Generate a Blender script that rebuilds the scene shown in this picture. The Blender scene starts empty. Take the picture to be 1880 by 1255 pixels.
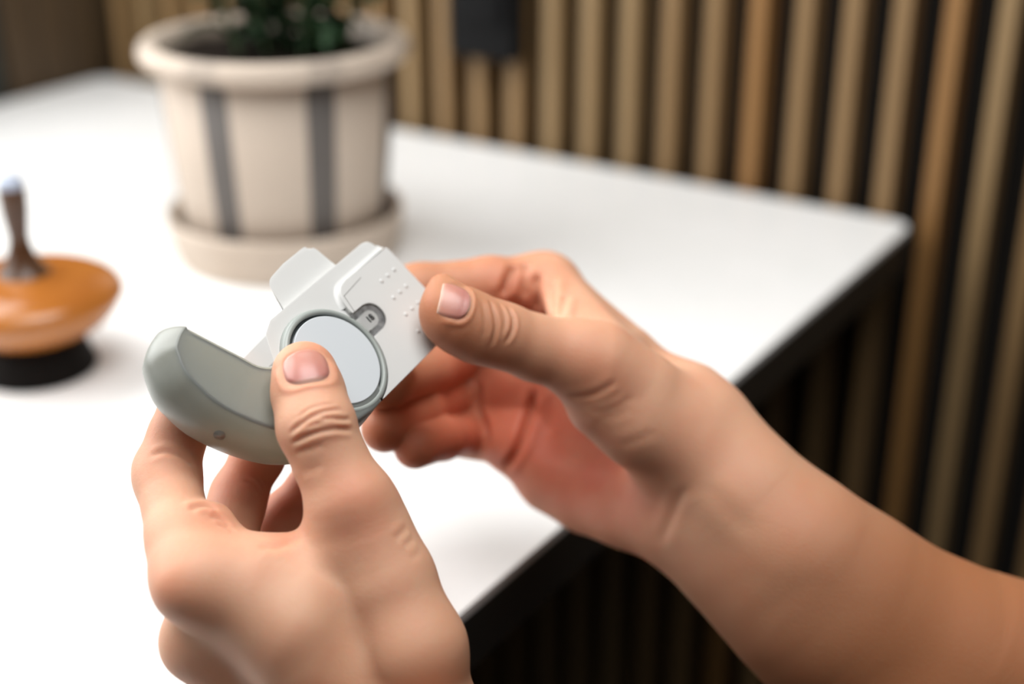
import bpy, bmesh, math, random
import numpy as np
from mathutils import Vector, Matrix

random.seed(7)
rng = np.random.default_rng(7)
SC = bpy.context.scene
COL = SC.collection

# ----------------------------------------------------------------------------
# camera, world, lights, exposure
# ----------------------------------------------------------------------------
FPX = 50.0 / 36.0 * 1880.0
PITCH = math.radians(24.0)
CAM = np.array([0.0, 0.0, 1.03])
RT = np.array([1.0, 0.0, 0.0])
DN = np.array([0.0, -math.sin(PITCH), -math.cos(PITCH)])
FW = np.array([0.0, math.cos(PITCH), -math.sin(PITCH)])
FOCUS = 0.392

cam_data = bpy.data.cameras.new('camera')
cam_data.lens = 50.0
cam_data.sensor_width = 36.0
cam_data.sensor_fit = 'HORIZONTAL'
cam_data.clip_start = 0.01
cam_data.dof.use_dof = True
cam_data.dof.focus_distance = FOCUS
cam_data.dof.aperture_fstop = 4.6
cam = bpy.data.objects.new('camera', cam_data)
COL.objects.link(cam)
cam.location = CAM
cam.rotation_euler = (math.radians(90.0) - PITCH, 0.0, 0.0)
SC.camera = cam

world = bpy.data.worlds.new('room_light')
SC.world = world
world.use_nodes = True
bg = world.node_tree.nodes['Background']
bg.inputs['Color'].default_value = (1.0, 1.0, 1.0, 1.0)
bg.inputs['Strength'].default_value = 0.035

def area_light(name, loc, target, sx, sy, power, color):
    ld = bpy.data.lights.new(name, 'AREA')
    ld.shape = 'RECTANGLE'
    ld.size = sx
    ld.size_y = sy
    ld.energy = power
    ld.color = color
    o = bpy.data.objects.new(name, ld)
    COL.objects.link(o)
    o.location = loc
    o.rotation_euler = (Vector(target) - Vector(loc)).to_track_quat('-Z', 'Y').to_euler()
    return o

# daylight through the window in the left wall
area_light('window_daylight', (-0.68, 0.70, 1.22), (0.0, 0.55, 0.80), 0.85, 0.85, 10.0, (1.0, 1.0, 0.99))
# soft ceiling light of the room, plus an overhead fill added above the table
area_light('ceiling_light', (0.02, 0.16, 1.75), (0.0, 0.42, 0.80), 0.9, 0.9, 6.4, (1.0, 1.0, 0.99))
area_light('overhead_fill', (0.0, 0.35, 1.45), (-0.02, 0.40, 0.80), 0.4, 0.4, 2.0, (1.0, 0.995, 0.98))

SC.view_settings.view_transform = 'Standard'
SC.view_settings.look = 'None'
SC.view_settings.gamma = 1.0
SC.view_settings.use_curve_mapping = False
SC.view_settings.exposure = 0.28

# ----------------------------------------------------------------------------
# helpers
# ----------------------------------------------------------------------------
def cam_to_world(p):
    """points given in millimetres along camera right / down / forward -> metres in the room"""
    p = np.asarray(p, float) / 1000.0
    return CAM + p[..., 0:1] * RT + p[..., 1:2] * DN + p[..., 2:3] * FW

def view_pt(px, py, d):
    return np.array([(px - 940.0) / FPX * d, (py - 627.5) / FPX * d, d])

def on_level(px, py, z):
    r = FW * FPX + RT * (px - 940.0) + DN * (py - 627.5)
    return CAM + r * ((z - CAM[2]) / r[2])

def mat(name, color, rough=0.5, spec=0.5, **kw):
    m = bpy.data.materials.new(name)
    m.use_nodes = True
    b = m.node_tree.nodes['Principled BSDF']
    b.inputs['Base Color'].default_value = (*color, 1.0)
    b.inputs['Roughness'].default_value = rough
    b.inputs['Specular IOR Level'].default_value = spec
    for k, v in kw.items():
        b.inputs[k.replace('_', ' ')].default_value = v
    return m

def node(m, kind, **props):
    n = m.node_tree.nodes.new(kind)
    for k, v in props.items():
        setattr(n, k, v)
    return n

def link(m, a, b):
    m.node_tree.links.new(a, b)

def bsdf(m):
    return m.node_tree.nodes['Principled BSDF']

def noise_tint(m, c1, c2, scale=8.0, stretch=(1, 1, 1), detail=6.0, bump=0.0, bump_scale=None, lo=0.3, hi=0.7, coords='Object'):
    tc = node(m, 'ShaderNodeTexCoord')
    mp = node(m, 'ShaderNodeMapping')
    mp.inputs['Scale'].default_value = stretch
    link(m, tc.outputs[coords], mp.inputs['Vector'])
    nz = node(m, 'ShaderNodeTexNoise')
    nz.inputs['Scale'].default_value = scale
    nz.inputs['Detail'].default_value = detail
    link(m, mp.outputs['Vector'], nz.inputs['Vector'])
    cr = node(m, 'ShaderNodeValToRGB')
    cr.color_ramp.elements[0].position = lo
    cr.color_ramp.elements[1].position = hi
    cr.color_ramp.elements[0].color = (*c1, 1)
    cr.color_ramp.elements[1].color = (*c2, 1)
    link(m, nz.outputs['Fac'], cr.inputs['Fac'])
    link(m, cr.outputs['Color'], bsdf(m).inputs['Base Color'])
    if bump:
        bp = node(m, 'ShaderNodeBump')
        bp.inputs['Strength'].default_value = bump
        bp.inputs['Distance'].default_value = 0.001
        if bump_scale:
            n2 = node(m, 'ShaderNodeTexNoise')
            n2.inputs['Scale'].default_value = bump_scale
            n2.inputs['Detail'].default_value = 4.0
            link(m, mp.outputs['Vector'], n2.inputs['Vector'])
            link(m, n2.outputs['Fac'], bp.inputs['Height'])
        else:
            link(m, nz.outputs['Fac'], bp.inputs['Height'])
        link(m, bp.outputs['Normal'], bsdf(m).inputs['Normal'])
    return cr

def link_mesh(name, me, m=None, parent=None, smooth=False):
    if m is not None:
        me.materials.append(m)
    if smooth:
        me.polygons.foreach_set('use_smooth', [True] * len(me.polygons))
    o = bpy.data.objects.new(name, me)
    COL.objects.link(o)
    if parent is not None:
        o.parent = parent
    return o

def obj(name, bm, m=None, parent=None, smooth=False):
    me = bpy.data.meshes.new(name)
    bm.normal_update()
    bm.to_mesh(me)
    bm.free()
    return link_mesh(name, me, m, parent, smooth)

def obj_np(name, verts, faces, m=None, parent=None, smooth=True):
    me = bpy.data.meshes.new(name)
    me.from_pydata([tuple(v) for v in verts], [], [tuple(int(i) for i in f) for f in faces])
    me.update()
    return link_mesh(name, me, m, parent, smooth)

def tag(o, label=None, cat=None, group=None, kind=None):
    if label: o['label'] = label
    if cat: o['category'] = cat
    if group: o['group'] = group
    if kind: o['kind'] = kind
    return o

def even_shade(o):
    """smooth shading that keeps the large flat faces flat"""
    md = o.modifiers.new('even', 'WEIGHTED_NORMAL')
    md.mode = 'FACE_AREA'; md.weight = 90; md.keep_sharp = False
    return o

def empty(name, loc, rotz=0.0):
    o = bpy.data.objects.new(name, None)
    COL.objects.link(o)
    o.empty_display_size = 0.02
    o.location = loc
    o.rotation_euler = (0, 0, rotz)
    return o

def add_box(bm, c, s, M=None, bevel=0.0, seg=2):
    r = bmesh.ops.create_cube(bm, size=1.0)
    vs = r['verts']
    bmesh.ops.scale(bm, vec=Vector(s), verts=vs)
    bmesh.ops.translate(bm, vec=Vector(c), verts=vs)
    if bevel:
        es = list({e for v in vs for e in v.link_edges})
        rb = bmesh.ops.bevel(bm, geom=es, offset=bevel, segments=seg, affect='EDGES', profile=0.5)
        vs = list({v for f in rb['faces'] for v in f.verts} | {v for v in vs if v.is_valid})
    if M is not None:
        bmesh.ops.transform(bm, matrix=M, verts=[v for v in vs if v.is_valid])
    return vs

def lathe(profile, n=64, close=False):
    """profile: list of (r, z); returns a bmesh revolved about z"""
    bm = bmesh.new()
    rings = []
    for r, z in profile:
        if r < 1e-6:
            rings.append([bm.verts.new((0, 0, z))])
        else:
            rings.append([bm.verts.new((r * math.cos(2 * math.pi * i / n), r * math.sin(2 * math.pi * i / n), z)) for i in range(n)])
    pairs = list(zip(rings[:-1], rings[1:]))
    if close:
        pairs.append((rings[-1], rings[0]))
    for a, b in pairs:
        for i in range(n):
            j = (i + 1) % n
            if len(a) == 1 and len(b) == 1:
                continue
            if len(a) == 1:
                bm.faces.new((a[0], b[j], b[i]))
            elif len(b) == 1:
                bm.faces.new((a[i], a[j], b[0]))
            else:
                bm.faces.new((a[i], a[j], b[j], b[i]))
    bmesh.ops.recalc_face_normals(bm, faces=bm.faces)
    return bm

def smooth_profile(pts, n=4):
    """Catmull-Rom through a list of 2-D/3-D points"""
    P = [np.array(p, float) for p in pts]
    out = []
    for i in range(len(P) - 1):
        p0 = P[max(i - 1, 0)]; p1 = P[i]; p2 = P[i + 1]; p3 = P[min(i + 2, len(P) - 1)]
        for k in range(n):
            t = k / n
            out.append(0.5 * ((2 * p1) + (-p0 + p2) * t + (2 * p0 - 5 * p1 + 4 * p2 - p3) * t * t + (-p0 + 3 * p1 - 3 * p2 + p3) * t ** 3))
    out.append(P[-1])
    return out

# ----------------------------------------------------------------------------
# the setting: floor, slatted back wall, left wall
# ----------------------------------------------------------------------------
TABLE_Z = 0.74
CORNER_R = on_level(1675, 410, TABLE_Z)         # table corner next to the wall, right
CORNER_L = on_level(190, 140, TABLE_Z)          # table corner next to the wall, left
WD = (CORNER_R - CORNER_L); TABLE_W = float(np.linalg.norm(WD)); WD /= TABLE_W   # along the back wall
ND = np.array([-WD[1], WD[0], 0.0])             # away from the camera, into the wall
ND = ND if ND[1] > 0 else -ND
WALL_ANG = math.atan2(WD[1], WD[0])

M_floor = mat('dark_floor', (0.012, 0.011, 0.010), 0.6)
noise_tint(M_floor, (0.009, 0.008, 0.008), (0.016, 0.014, 0.012), 6.0, (1, 8, 1))
bm = bmesh.new()
add_box(bm, (0.1, 0.6, -0.02), (3.2, 3.2, 0.04))
tag(obj('floor', bm, M_floor), kind='structure')

WALL_GAP = 0.006
wall_org = CORNER_L + ND * WALL_GAP
SLAT_P, SLAT_W, SLAT_D = 0.0305, 0.0108, 0.022
M_felt = mat('black_felt', (0.014, 0.0125, 0.011), 0.95, 0.1)
noise_tint(M_felt, (0.011, 0.010, 0.009), (0.018, 0.016, 0.014), 300.0)
wall = empty('wall_back', (float(wall_org[0]), float(wall_org[1]), 0.0), WALL_ANG)
tag(wall, kind='structure')
bm = bmesh.new()
add_box(bm, (0.55, SLAT_D + 0.011, 1.1), (1.40, 0.02, 2.2))
obj('felt_backing', bm, M_felt, wall)

def wood(name, c1, c2, rough=0.55):
    m = mat(name, c1, rough)
    noise_tint(m, c1, c2, 9.0, (30, 30, 1.2), 8.0, bump=0.15)
    return m
WOODS = [wood('oak_slat', (0.215, 0.127, 0.052), (0.285, 0.172, 0.074)),
         wood('light_oak_slat', (0.240, 0.152, 0.068), (0.305, 0.197, 0.090)),
         wood('amber_oak_slat', (0.250, 0.120, 0.036), (0.310, 0.158, 0.050))]
slat_meshes = []
for k in range(3):
    b2 = bmesh.new()
    add_box(b2, (0, 0, 1.1), (SLAT_W, SLAT_D, 2.2), bevel=0.0008, seg=1)
    me = bpy.data.meshes.new('slat')
    b2.to_mesh(me); b2.free()
    me.materials.append(WOODS[k])
    slat_meshes.append(me)
first = 0.0168 - 0.0305 * 0
kinds = [0, 1, 0, 0, 1, 0, 0, 1, 0, 0, 1, 0, 0, 0, 1, 1, 1, 0, 0, 2, 0, 0, 0, 2, 1, 0, 0, 0, 1, 0, 0, 0, 0, 1, 0, 0, 0, 0]
for i in range(36):
    o = bpy.data.objects.new('slat', slat_meshes[kinds[i]])
    COL.objects.link(o)
    o.parent = wall
    o.location = (0.0185 + i * SLAT_P, SLAT_D / 2, 0)

# left wall: dark stained boards meeting the back wall at the table corner, dark green frame beyond
M_stain = wood('dark_stained_board', (0.060, 0.036, 0.016), (0.085, 0.052, 0.024), 0.6)
M_green = mat('dark_green_paint', (0.020, 0.026, 0.021), 0.5)
noise_tint(M_green, (0.017, 0.023, 0.019), (0.024, 0.030, 0.024), 20.0)
wl = empty('wall_left', (float(wall_org[0]), float(wall_org[1]), 0.0), WALL_ANG)
tag(wl, kind='structure')
bm = bmesh.new()
add_box(bm, (-0.020, 0.0, 1.1), (0.02, 0.06, 2.2))
obj('corner_post', bm, M_stain, wl)
for k in range(3):
    bm = bmesh.new()
    add_box(bm, (-0.012, -0.017 - k * 0.032, 1.1), (0.012, 0.030, 2.2), bevel=0.0012, seg=1)
    obj('board', bm, M_stain, wl)
bm = bmesh.new()
add_box(bm, (-0.016, -0.52, 0.44), (0.02, 0.83, 0.88))
obj('wall_panel', bm, M_green, wl)
bm = bmesh.new()
add_box(bm, (-0.016, -0.125, 1.54), (0.02, 0.04, 1.32))
obj('window_post', bm, M_green, wl)

# ----------------------------------------------------------------------------
# table
# ----------------------------------------------------------------------------
TABLE_D = 0.76
tab_org = CORNER_L - ND * 0.0
table = empty('cafe_table', (float(tab_org[0]), float(tab_org[1]), 0.0), WALL_ANG)
tag(table, 'square white table with dark edge and black pedestal pushed against the slatted wall', 'table')
M_white = mat('white_laminate', (0.86, 0.86, 0.855), 0.42, 0.35)
noise_tint(M_white, (0.845, 0.85, 0.84), (0.875, 0.875, 0.87), 45.0, bump=0.03, bump_scale=400.0)
M_edge = mat('dark_edge_band', (0.016, 0.015, 0.014), 0.5)
M_black = mat('black_metal', (0.012, 0.012, 0.012), 0.45)

def rounded_slab(x0, x1, y0, y1, z0, z1, r, n=6):
    bm = bmesh.new()
    pts = []
    for (cx, cy, a0) in ((x1 - r, y1 - r, 0), (x0 + r, y1 - r, 90), (x0 + r, y0 + r, 180), (x1 - r, y0 + r, 270)):
        for i in range(n + 1):
            a = math.radians(a0 + 90 * i / n)
            pts.append((cx + r * math.cos(a), cy + r * math.sin(a)))
    lo = [bm.verts.new((x, y, z0)) for x, y in pts]
    hi = [bm.verts.new((x, y, z1)) for x, y in pts]
    bm.faces.new(hi)
    bm.faces.new(list(reversed(lo)))
    for i in range(len(pts)):
        j = (i + 1) % len(pts)
        bm.faces.new((lo[i], lo[j], hi[j], hi[i]))
    bmesh.ops.recalc_face_normals(bm, faces=bm.faces)
    return bm
obj('tabletop', rounded_slab(0, TABLE_W, -TABLE_D, 0, TABLE_Z - 0.004, TABLE_Z, 0.012), M_white, table)
obj('edge_band', rounded_slab(0, TABLE_W, -TABLE_D, 0, TABLE_Z - 0.028, TABLE_Z - 0.004, 0.012), M_edge, table)
ped = lathe([(0, 0.0), (0.24, 0.0), (0.24, 0.012), (0.05, 0.03), (0.038, 0.05), (0.038, 0.70), (0.12, 0.705), (0.12, 0.712), (0, 0.712)], 40)
bmesh.ops.translate(ped, vec=(TABLE_W / 2, -TABLE_D / 2, 0), verts=ped.verts)
obj('pedestal', ped, M_black, table)

# ----------------------------------------------------------------------------
# black socket plate on the slats
# ----------------------------------------------------------------------------
sock = empty('wall_plate', (float(wall_org[0]), float(wall_org[1]), 0.0), WALL_ANG)
tag(sock, 'black rectangular plate mounted on the slatted wall above the table', 'wall plate')
M_plate = mat('black_plastic', (0.004, 0.004, 0.0045), 0.6, 0.15)
bm = bmesh.new()
add_box(bm, (0.399, -0.008, 0.885), (0.056, 0.016, 0.160), bevel=0.003, seg=3)
obj('plate', bm, M_plate, sock, True)
bm = bmesh.new()
add_box(bm, (0.399, -0.018, 0.890), (0.040, 0.005, 0.120), bevel=0.002, seg=2)
obj('insert', bm, M_plate, sock, True)

# ----------------------------------------------------------------------------
# potted plant and saucer
# ----------------------------------------------------------------------------
pot_p = on_level(530, 457, TABLE_Z)
M_stone = mat('beige_stoneware', (0.54, 0.43, 0.335), 0.6, 0.35)
noise_tint(M_stone, (0.515, 0.425, 0.345), (0.555, 0.465, 0.385), 30.0, bump=0.05)
# painted stripes: constant width bands spaced evenly round the pot wall
def striped(name, mix_amount):
    m = mat(name, (0.5, 0.4, 0.3), 0.6, 0.35)
    tc = node(m, 'ShaderNodeTexCoord')
    sp = node(m, 'ShaderNodeSeparateXYZ')
    link(m, tc.outputs['Object'], sp.inputs['Vector'])
    at = node(m, 'ShaderNodeMath', operation='ARCTAN2')
    link(m, sp.outputs['Y'], at.inputs[0]); link(m, sp.outputs['X'], at.inputs[1])
    mu = node(m, 'ShaderNodeMath', operation='MULTIPLY_ADD')
    mu.inputs[1].default_value = STRIPES / (2 * math.pi); mu.inputs[2].default_value = STRIPE_PHASE + 40
    link(m, at.outputs[0], mu.inputs[0])
    fr = node(m, 'ShaderNodeMath', operation='FRACT')
    link(m, mu.outputs[0], fr.inputs[0])
    su = node(m, 'ShaderNodeMath', operation='SUBTRACT'); su.inputs[1].default_value = 0.5
    link(m, fr.outputs[0], su.inputs[0])
    ab = node(m, 'ShaderNodeMath', operation='ABSOLUTE')
    link(m, su.outputs[0], ab.inputs[0])
    lt = node(m, 'ShaderNodeMath', operation='LESS_THAN'); lt.inputs[1].default_value = 0.145
    link(m, ab.outputs[0], lt.inputs[0])
    ml = node(m, 'ShaderNodeMath', operation='MULTIPLY'); ml.inputs[1].default_value = mix_amount
    link(m, lt.outputs[0], ml.inputs[0])
    mx = node(m, 'ShaderNodeMix', data_type='RGBA')
    mx.inputs[6].default_value = (0.545, 0.455, 0.375, 1)
    mx.inputs[7].default_value = (0.125, 0.112, 0.104, 1)
    link(m, ml.outputs[0], mx.inputs[0])
    link(m, mx.outputs[2], bsdf(m).inputs['Base Color'])
    return m
STRIPES, STRIPE_PHASE = 7, -0.32
M_stripe = striped('striped_stoneware', 1.0)
M_stripe_rim = striped('faintly_striped_stoneware', 0.30)
pot = empty('flower_pot', tuple(pot_p))
tag(pot, 'beige plant pot with dark grey vertical stripes, thick rim and herb growing in it', 'plant pot')
S0 = 0.010
obj('pot_body', lathe([(0, S0), (0.0545, S0), (0.0575, S0 + 0.004), (0.0615, 0.060), (0.0652, 0.1145), (0.0600, 0.1145), (0.055, 0.03), (0, 0.03)], 96), M_stripe, pot, True)
rim_prof = smooth_profile([(0.0645, 0.1120), (0.0690, 0.1124), (0.0730, 0.1146), (0.0748, 0.1180), (0.0740, 0.1226), (0.0702, 0.1252), (0.0645, 0.1240), (0.0605, 0.1185), (0.0590, 0.1090)], 3)
obj('rim', lathe([tuple(p) for p in rim_prof] + [(0.0645, 0.1120)], 96), M_stripe_rim, pot, True)
M_soil = mat('dark_soil', (0.010, 0.007, 0.005), 0.95, 0.1)
noise_tint(M_soil, (0.006, 0.004, 0.003), (0.018, 0.012, 0.008), 120.0, bump=0.8)
soil_prof = [(0, 0.1175), (0.02, 0.118), (0.04, 0.1165), (0.0600, 0.1145), (0.0600, 0.10), (0, 0.10)]
bm = lathe(soil_prof, 48)
for v in bm.verts:
    if v.co.z > 0.112: v.co.z += random.uniform(-0.0015, 0.0015)
obj('soil', bm, M_soil, pot, True)
sau = obj('saucer', lathe([tuple(p) for p in smooth_profile([(0.0, 0.0), (0.056, 0.0), (0.0625, 0.002), (0.0660, 0.012), (0.0680, 0.0255), (0.0662, 0.0275), (0.0640, 0.0250), (0.0620, 0.0120), (0.057, 0.0095), (0.0, 0.0095)], 3)], 96), M_stone, None, True)
sau.location = tuple(pot_p)
tag(sau, 'round beige saucer under the striped plant pot', 'saucer')

M_leaf = mat('green_leaf', (0.030, 0.085, 0.032), 0.5)
noise_tint(M_leaf, (0.016, 0.055, 0.018), (0.05, 0.115, 0.045), 40.0)
M_stem = mat('green_stem', (0.035, 0.07, 0.02), 0.6)
bm = bmesh.new()
nu, nv = 3, 8
L, Wl = 0.026, 0.012
grid = []
for j in range(nv + 1):
    t = j / nv
    w = Wl * 0.5 * (math.sin(math.pi * min(1, t * 0.92 + 0.06)) ** 0.8)
    row = []
    for i in range(nu):
        s = i - 1
        row.append(bm.verts.new((s * w, t * L, 0.004 * math.sin(t * 2.6) - 0.002 * (1 - abs(s)) - 0.010 * t * t)))
    grid.append(row)
for j in range(nv):
    for i in range(nu - 1):
        bm.faces.new((grid[j][i], grid[j][i + 1], grid[j + 1][i + 1], grid[j + 1][i]))
bmesh.ops.solidify(bm, geom=list(bm.faces), thickness=0.0005)
leaf_me = bpy.data.meshes.new('leaf')
bm.to_mesh(leaf_me); bm.free()
leaf_me.materials.append(M_leaf)
leaf_me.polygons.foreach_set('use_smooth', [True] * len(leaf_me.polygons))
for s in range(15):
    a = s * 2.4
    r0 = 0.004 + 0.0021 * s
    base = Vector((r0 * math.cos(a) + 0.008, r0 * math.sin(a), 0.117))
    lean = Vector((math.cos(a) * 0.25, math.sin(a) * 0.25, 1.0)).normalized()
    hgt = 0.085 + 0.02 * random.random()
    bm = bmesh.new()
    r = bmesh.ops.create_cone(bm, segments=6, radius1=0.0016, radius2=0.0009, depth=hgt)
    M = Matrix.Translation(base + lean * hgt / 2) @ lean.to_track_quat('Z', 'Y').to_matrix().to_4x4()
    bmesh.ops.transform(bm, matrix=M, verts=bm.verts)
    st = obj('stem', bm, M_stem, pot, True)
    for k in range(11):
        lf = bpy.data.objects.new('leaf', leaf_me)
        COL.objects.link(lf)
        lf.parent = st
        lf.location = base + lean * (0.004 + hgt * (k + 0.3) / 11.5)
        lf.rotation_euler = (random.uniform(-0.1, 0.7), random.uniform(-0.3, 0.3), k * 2.4 + s)
        q = random.uniform(0.75, 1.15)
        lf.scale = (q, q, q)

# ----------------------------------------------------------------------------
# wooden spinning top on its dark foot
# ----------------------------------------------------------------------------
top_p = on_level(70, 674, TABLE_Z)
top = empty('spinning_top', tuple(top_p))
tag(top, 'varnished orange-brown wooden disc with an upright turned handle on a dark foot', 'spinning top')
M_varn = mat('varnished_wood', (0.40, 0.13, 0.022), 0.2, 0.6)
noise_tint(M_varn, (0.33, 0.105, 0.018), (0.46, 0.165, 0.03), 20.0, (1, 1, 8))
M_varn_d = mat('dark_turned_wood', (0.07, 0.028, 0.010), 0.3, 0.5)
noise_tint(M_varn_d, (0.05, 0.02, 0.008), (0.095, 0.04, 0.014), 30.0, (1, 1, 6))
M_foot = mat('black_foot', (0.006, 0.004, 0.003), 0.7, 0.15)
M_cap = mat('blue_grey_cap', (0.40, 0.45, 0.56), 0.3)
prof = smooth_profile([(0, 0.020), (0.022, 0.019), (0.031, 0.022), (0.039, 0.028), (0.0432, 0.0350), (0.0442, 0.0385), (0.0412, 0.0430), (0.033, 0.0465), (0.021, 0.0484), (0.012, 0.0490)], 4)
obj('disc', lathe([tuple(p) for p in prof] + [(0, 0.0490)], 80), M_varn, top, True)
prof = smooth_profile([(0.0125, 0.0490), (0.0095, 0.0525), (0.0066, 0.0580), (0.0048, 0.0640), (0.0047, 0.0690), (0.0058, 0.0780), (0.0062, 0.0870), (0.0060, 0.0905)], 4)
obj('handle', lathe([(0, 0.0485), (0.0125, 0.0485)] + [tuple(p) for p in prof] + [(0, 0.0905)], 40), M_varn_d, top, True)
prof = smooth_profile([(0.0060, 0.0905), (0.0057, 0.0935), (0.0036, 0.0957), (0.0, 0.0963)], 4)
obj('cap', lathe([(0, 0.0903)] + [tuple(p) for p in prof[:-1]] + [(0, 0.0963)], 32), M_cap, top, True)
obj('foot', lathe([(0, 0), (0.0275, 0), (0.0285, 0.002), (0.0245, 0.012), (0.0235, 0.0205), (0, 0.0205)], 48), M_foot, top, True)
# ----------------------------------------------------------------------------
# dry powder inhaler held between the hands
# local frame: x = a (across), y = b (along the body), z = towards the front face; millimetres
# ----------------------------------------------------------------------------
def unit(v):
    v = np.asarray(v, float)
    return v / np.linalg.norm(v)
D_ORG = view_pt(620.0, 659.5, 400.0)
_zc = unit(D_ORG)
_e1 = np.array([0.687, 0.726, 0.0]); _e1 = unit(_e1 - _zc * (_e1 @ _zc))
_e2 = np.cross(_zc, _e1)
if _e2 @ np.array([0.726, -0.687, 0.0]) < 0: _e2 = -_e2
_t = math.radians(41.4)
D_A = _e1
D_B = math.cos(_t) * _e2 + math.sin(_t) * _zc
D_N = math.sin(_t) * _e2 - math.cos(_t) * _zc
def dirw(v):
    return v[0] * RT + v[1] * DN + v[2] * FW
_org_w = cam_to_world(D_ORG)
DEV_M = Matrix.Identity(4)
for c, v in enumerate((dirw(D_A), dirw(D_B), dirw(D_N))):
    for r_ in range(3):
        DEV_M[r_][c] = v[r_]
for r_ in range(3):
    DEV_M[r_][3] = _org_w[r_]
inhaler = bpy.data.objects.new('inhaler', None)
COL.objects.link(inhaler)
inhaler.empty_display_size = 0.02
inhaler.matrix_world = DEV_M
tag(inhaler, 'white dry powder inhaler with open grey cover held between the two hands', 'inhaler')

M_wp = mat('white_plastic', (0.645, 0.645, 0.63), 0.34, 0.45)
M_wp.node_tree.nodes['Principled BSDF'].inputs['Subsurface Weight'].default_value = 0.15
M_wp.node_tree.nodes['Principled BSDF'].inputs['Subsurface Radius'].default_value = (0.002, 0.002, 0.002)
M_wp.node_tree.nodes['Principled BSDF'].inputs['Subsurface Scale'].default_value = 1.0
def fine_grain(m, scale, strength):
    tc = node(m, 'ShaderNodeTexCoord'); nz = node(m, 'ShaderNodeTexNoise'); bp = node(m, 'ShaderNodeBump')
    nz.inputs['Scale'].default_value = scale
    bp.inputs['Strength'].default_value = strength
    bp.inputs['Distance'].default_value = 0.0002
    link(m, tc.outputs['Object'], nz.inputs['Vector']); link(m, nz.outputs['Fac'], bp.inputs['Height'])
    link(m, bp.outputs['Normal'], bsdf(m).inputs['Normal'])
fine_grain(M_wp, 2500.0, 0.05)
# grey slightly translucent plastic of the cover
M_gp = mat('grey_plastic', (0.228, 0.240, 0.218), 0.38, 0.5)
fine_grain(M_gp, 2500.0, 0.05)
bsdf(M_gp).inputs['Subsurface Weight'].default_value = 0.9
bsdf(M_gp).inputs['Subsurface Radius'].default_value = (0.0090, 0.0084, 0.0072)
bsdf(M_gp).inputs['Subsurface Scale'].default_value = 1.0
M_gs = mat('grey_hub_plastic', (0.33, 0.36, 0.34), 0.33, 0.5)
fine_grain(M_gs, 2500.0, 0.05)
M_groove = mat('shaded_groove', (0.022, 0.028, 0.029), 0.35)  # shade inside the hub groove, put into its base colour
M_label = mat('pale_grey_label', (0.59, 0.625, 0.65), 0.5, 0.3)
M_seam = mat('dark_seam', (0.10, 0.095, 0.085), 0.8, 0.1)
M_win = mat('smoky_window', (0.24, 0.24, 0.24), 0.2)
noise_tint(M_win, (0.20, 0.20, 0.205), (0.50, 0.50, 0.50), 450.0)
M_drum = mat('counter_drum', (0.80, 0.80, 0.78), 0.5)
M_ink = mat('black_ink', (0.012, 0.014, 0.022), 0.6)
M_glass = mat('clear_window', (0.95, 0.95, 0.95), 0.05, 0.5, Transmission_Weight=1.0)
MM = 0.001

def poly_solid(bm, pts, h0, h1, bevel=0.0, seg=2, top_only=False):
    """pts (a, b) in mm, extruded from h0 (back) to h1 (front) in mm"""
    area = sum(pts[i][0] * pts[(i + 1) % len(pts)][1] - pts[(i + 1) % len(pts)][0] * pts[i][1] for i in range(len(pts)))
    if area < 0: pts = list(reversed(pts))
    lo = [bm.verts.new((p[0] * MM, p[1] * MM, h0 * MM)) for p in pts]
    hi = [bm.verts.new((p[0] * MM, p[1] * MM, h1 * MM)) for p in pts]
    ft = bm.faces.new(hi)
    fb = bm.faces.new(list(reversed(lo)))
    for i in range(len(pts)):
        j = (i + 1) % len(pts)
        bm.faces.new((lo[i], lo[j], hi[j], hi[i]))
    if bevel:
        es = list(ft.edges) + ([] if top_only else list(fb.edges))
        bmesh.ops.bevel(bm, geom=es, offset=bevel * MM, segments=seg, affect='EDGES', profile=0.5, clamp_overlap=True)

def round_poly(pts, n=5):
    """pts: (a, b, radius) corners rounded with that radius"""
    out = []
    N_ = len(pts)
    for i in range(N_):
        p0 = np.array(pts[i - 1][:2], float); p1 = np.array(pts[i][:2], float); p2 = np.array(pts[(i + 1) % N_][:2], float)
        r = pts[i][2]
        if r <= 0:
            out.append(tuple(p1)); continue
        u = unit(p0 - p1); v = unit(p2 - p1)
        ang = math.acos(max(-1, min(1, float(u @ v))))
        d = min(r / math.tan(ang / 2), 0.49 * np.linalg.norm(p0 - p1), 0.49 * np.linalg.norm(p2 - p1))
        a = p1 + u * d; b = p1 + v * d
        for k in range(n + 1):
            t = k / n
            out.append(tuple((1 - t) ** 2 * a + 2 * t * (1 - t) * p1 + t * t * b))
    return out

def arc(r, a0, a1, n, c=(0, 0)):
    return [(c[0] + r * math.cos(math.radians(a0 + (a1 - a0) * i / n)), c[1] + r * math.sin(math.radians(a0 + (a1 - a0) * i / n))) for i in range(n + 1)]

# main shell
shell = round_poly([(-20.7, 45.2, 4.5), (17.1, 45.2, 1.0), (17.1, 0.0, 0), (16.4, -4.5, 0), (14.2, -9.2, 0), (10.6, -13.2, 0), (6, -16, 0), (0, -17.2, 0), (-5.5, -17.1, 0), (-11.5, -15.2, 1.5), (-18.6, -10.7, 2.0), (-20.7, -6.0, 2.5)])
bm = bmesh.new()
poly_solid(bm, shell, -20.0, -2.3, 1.1, 3)
even_shade(obj('body_shell', bm, M_wp, inhaler, True))
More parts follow.
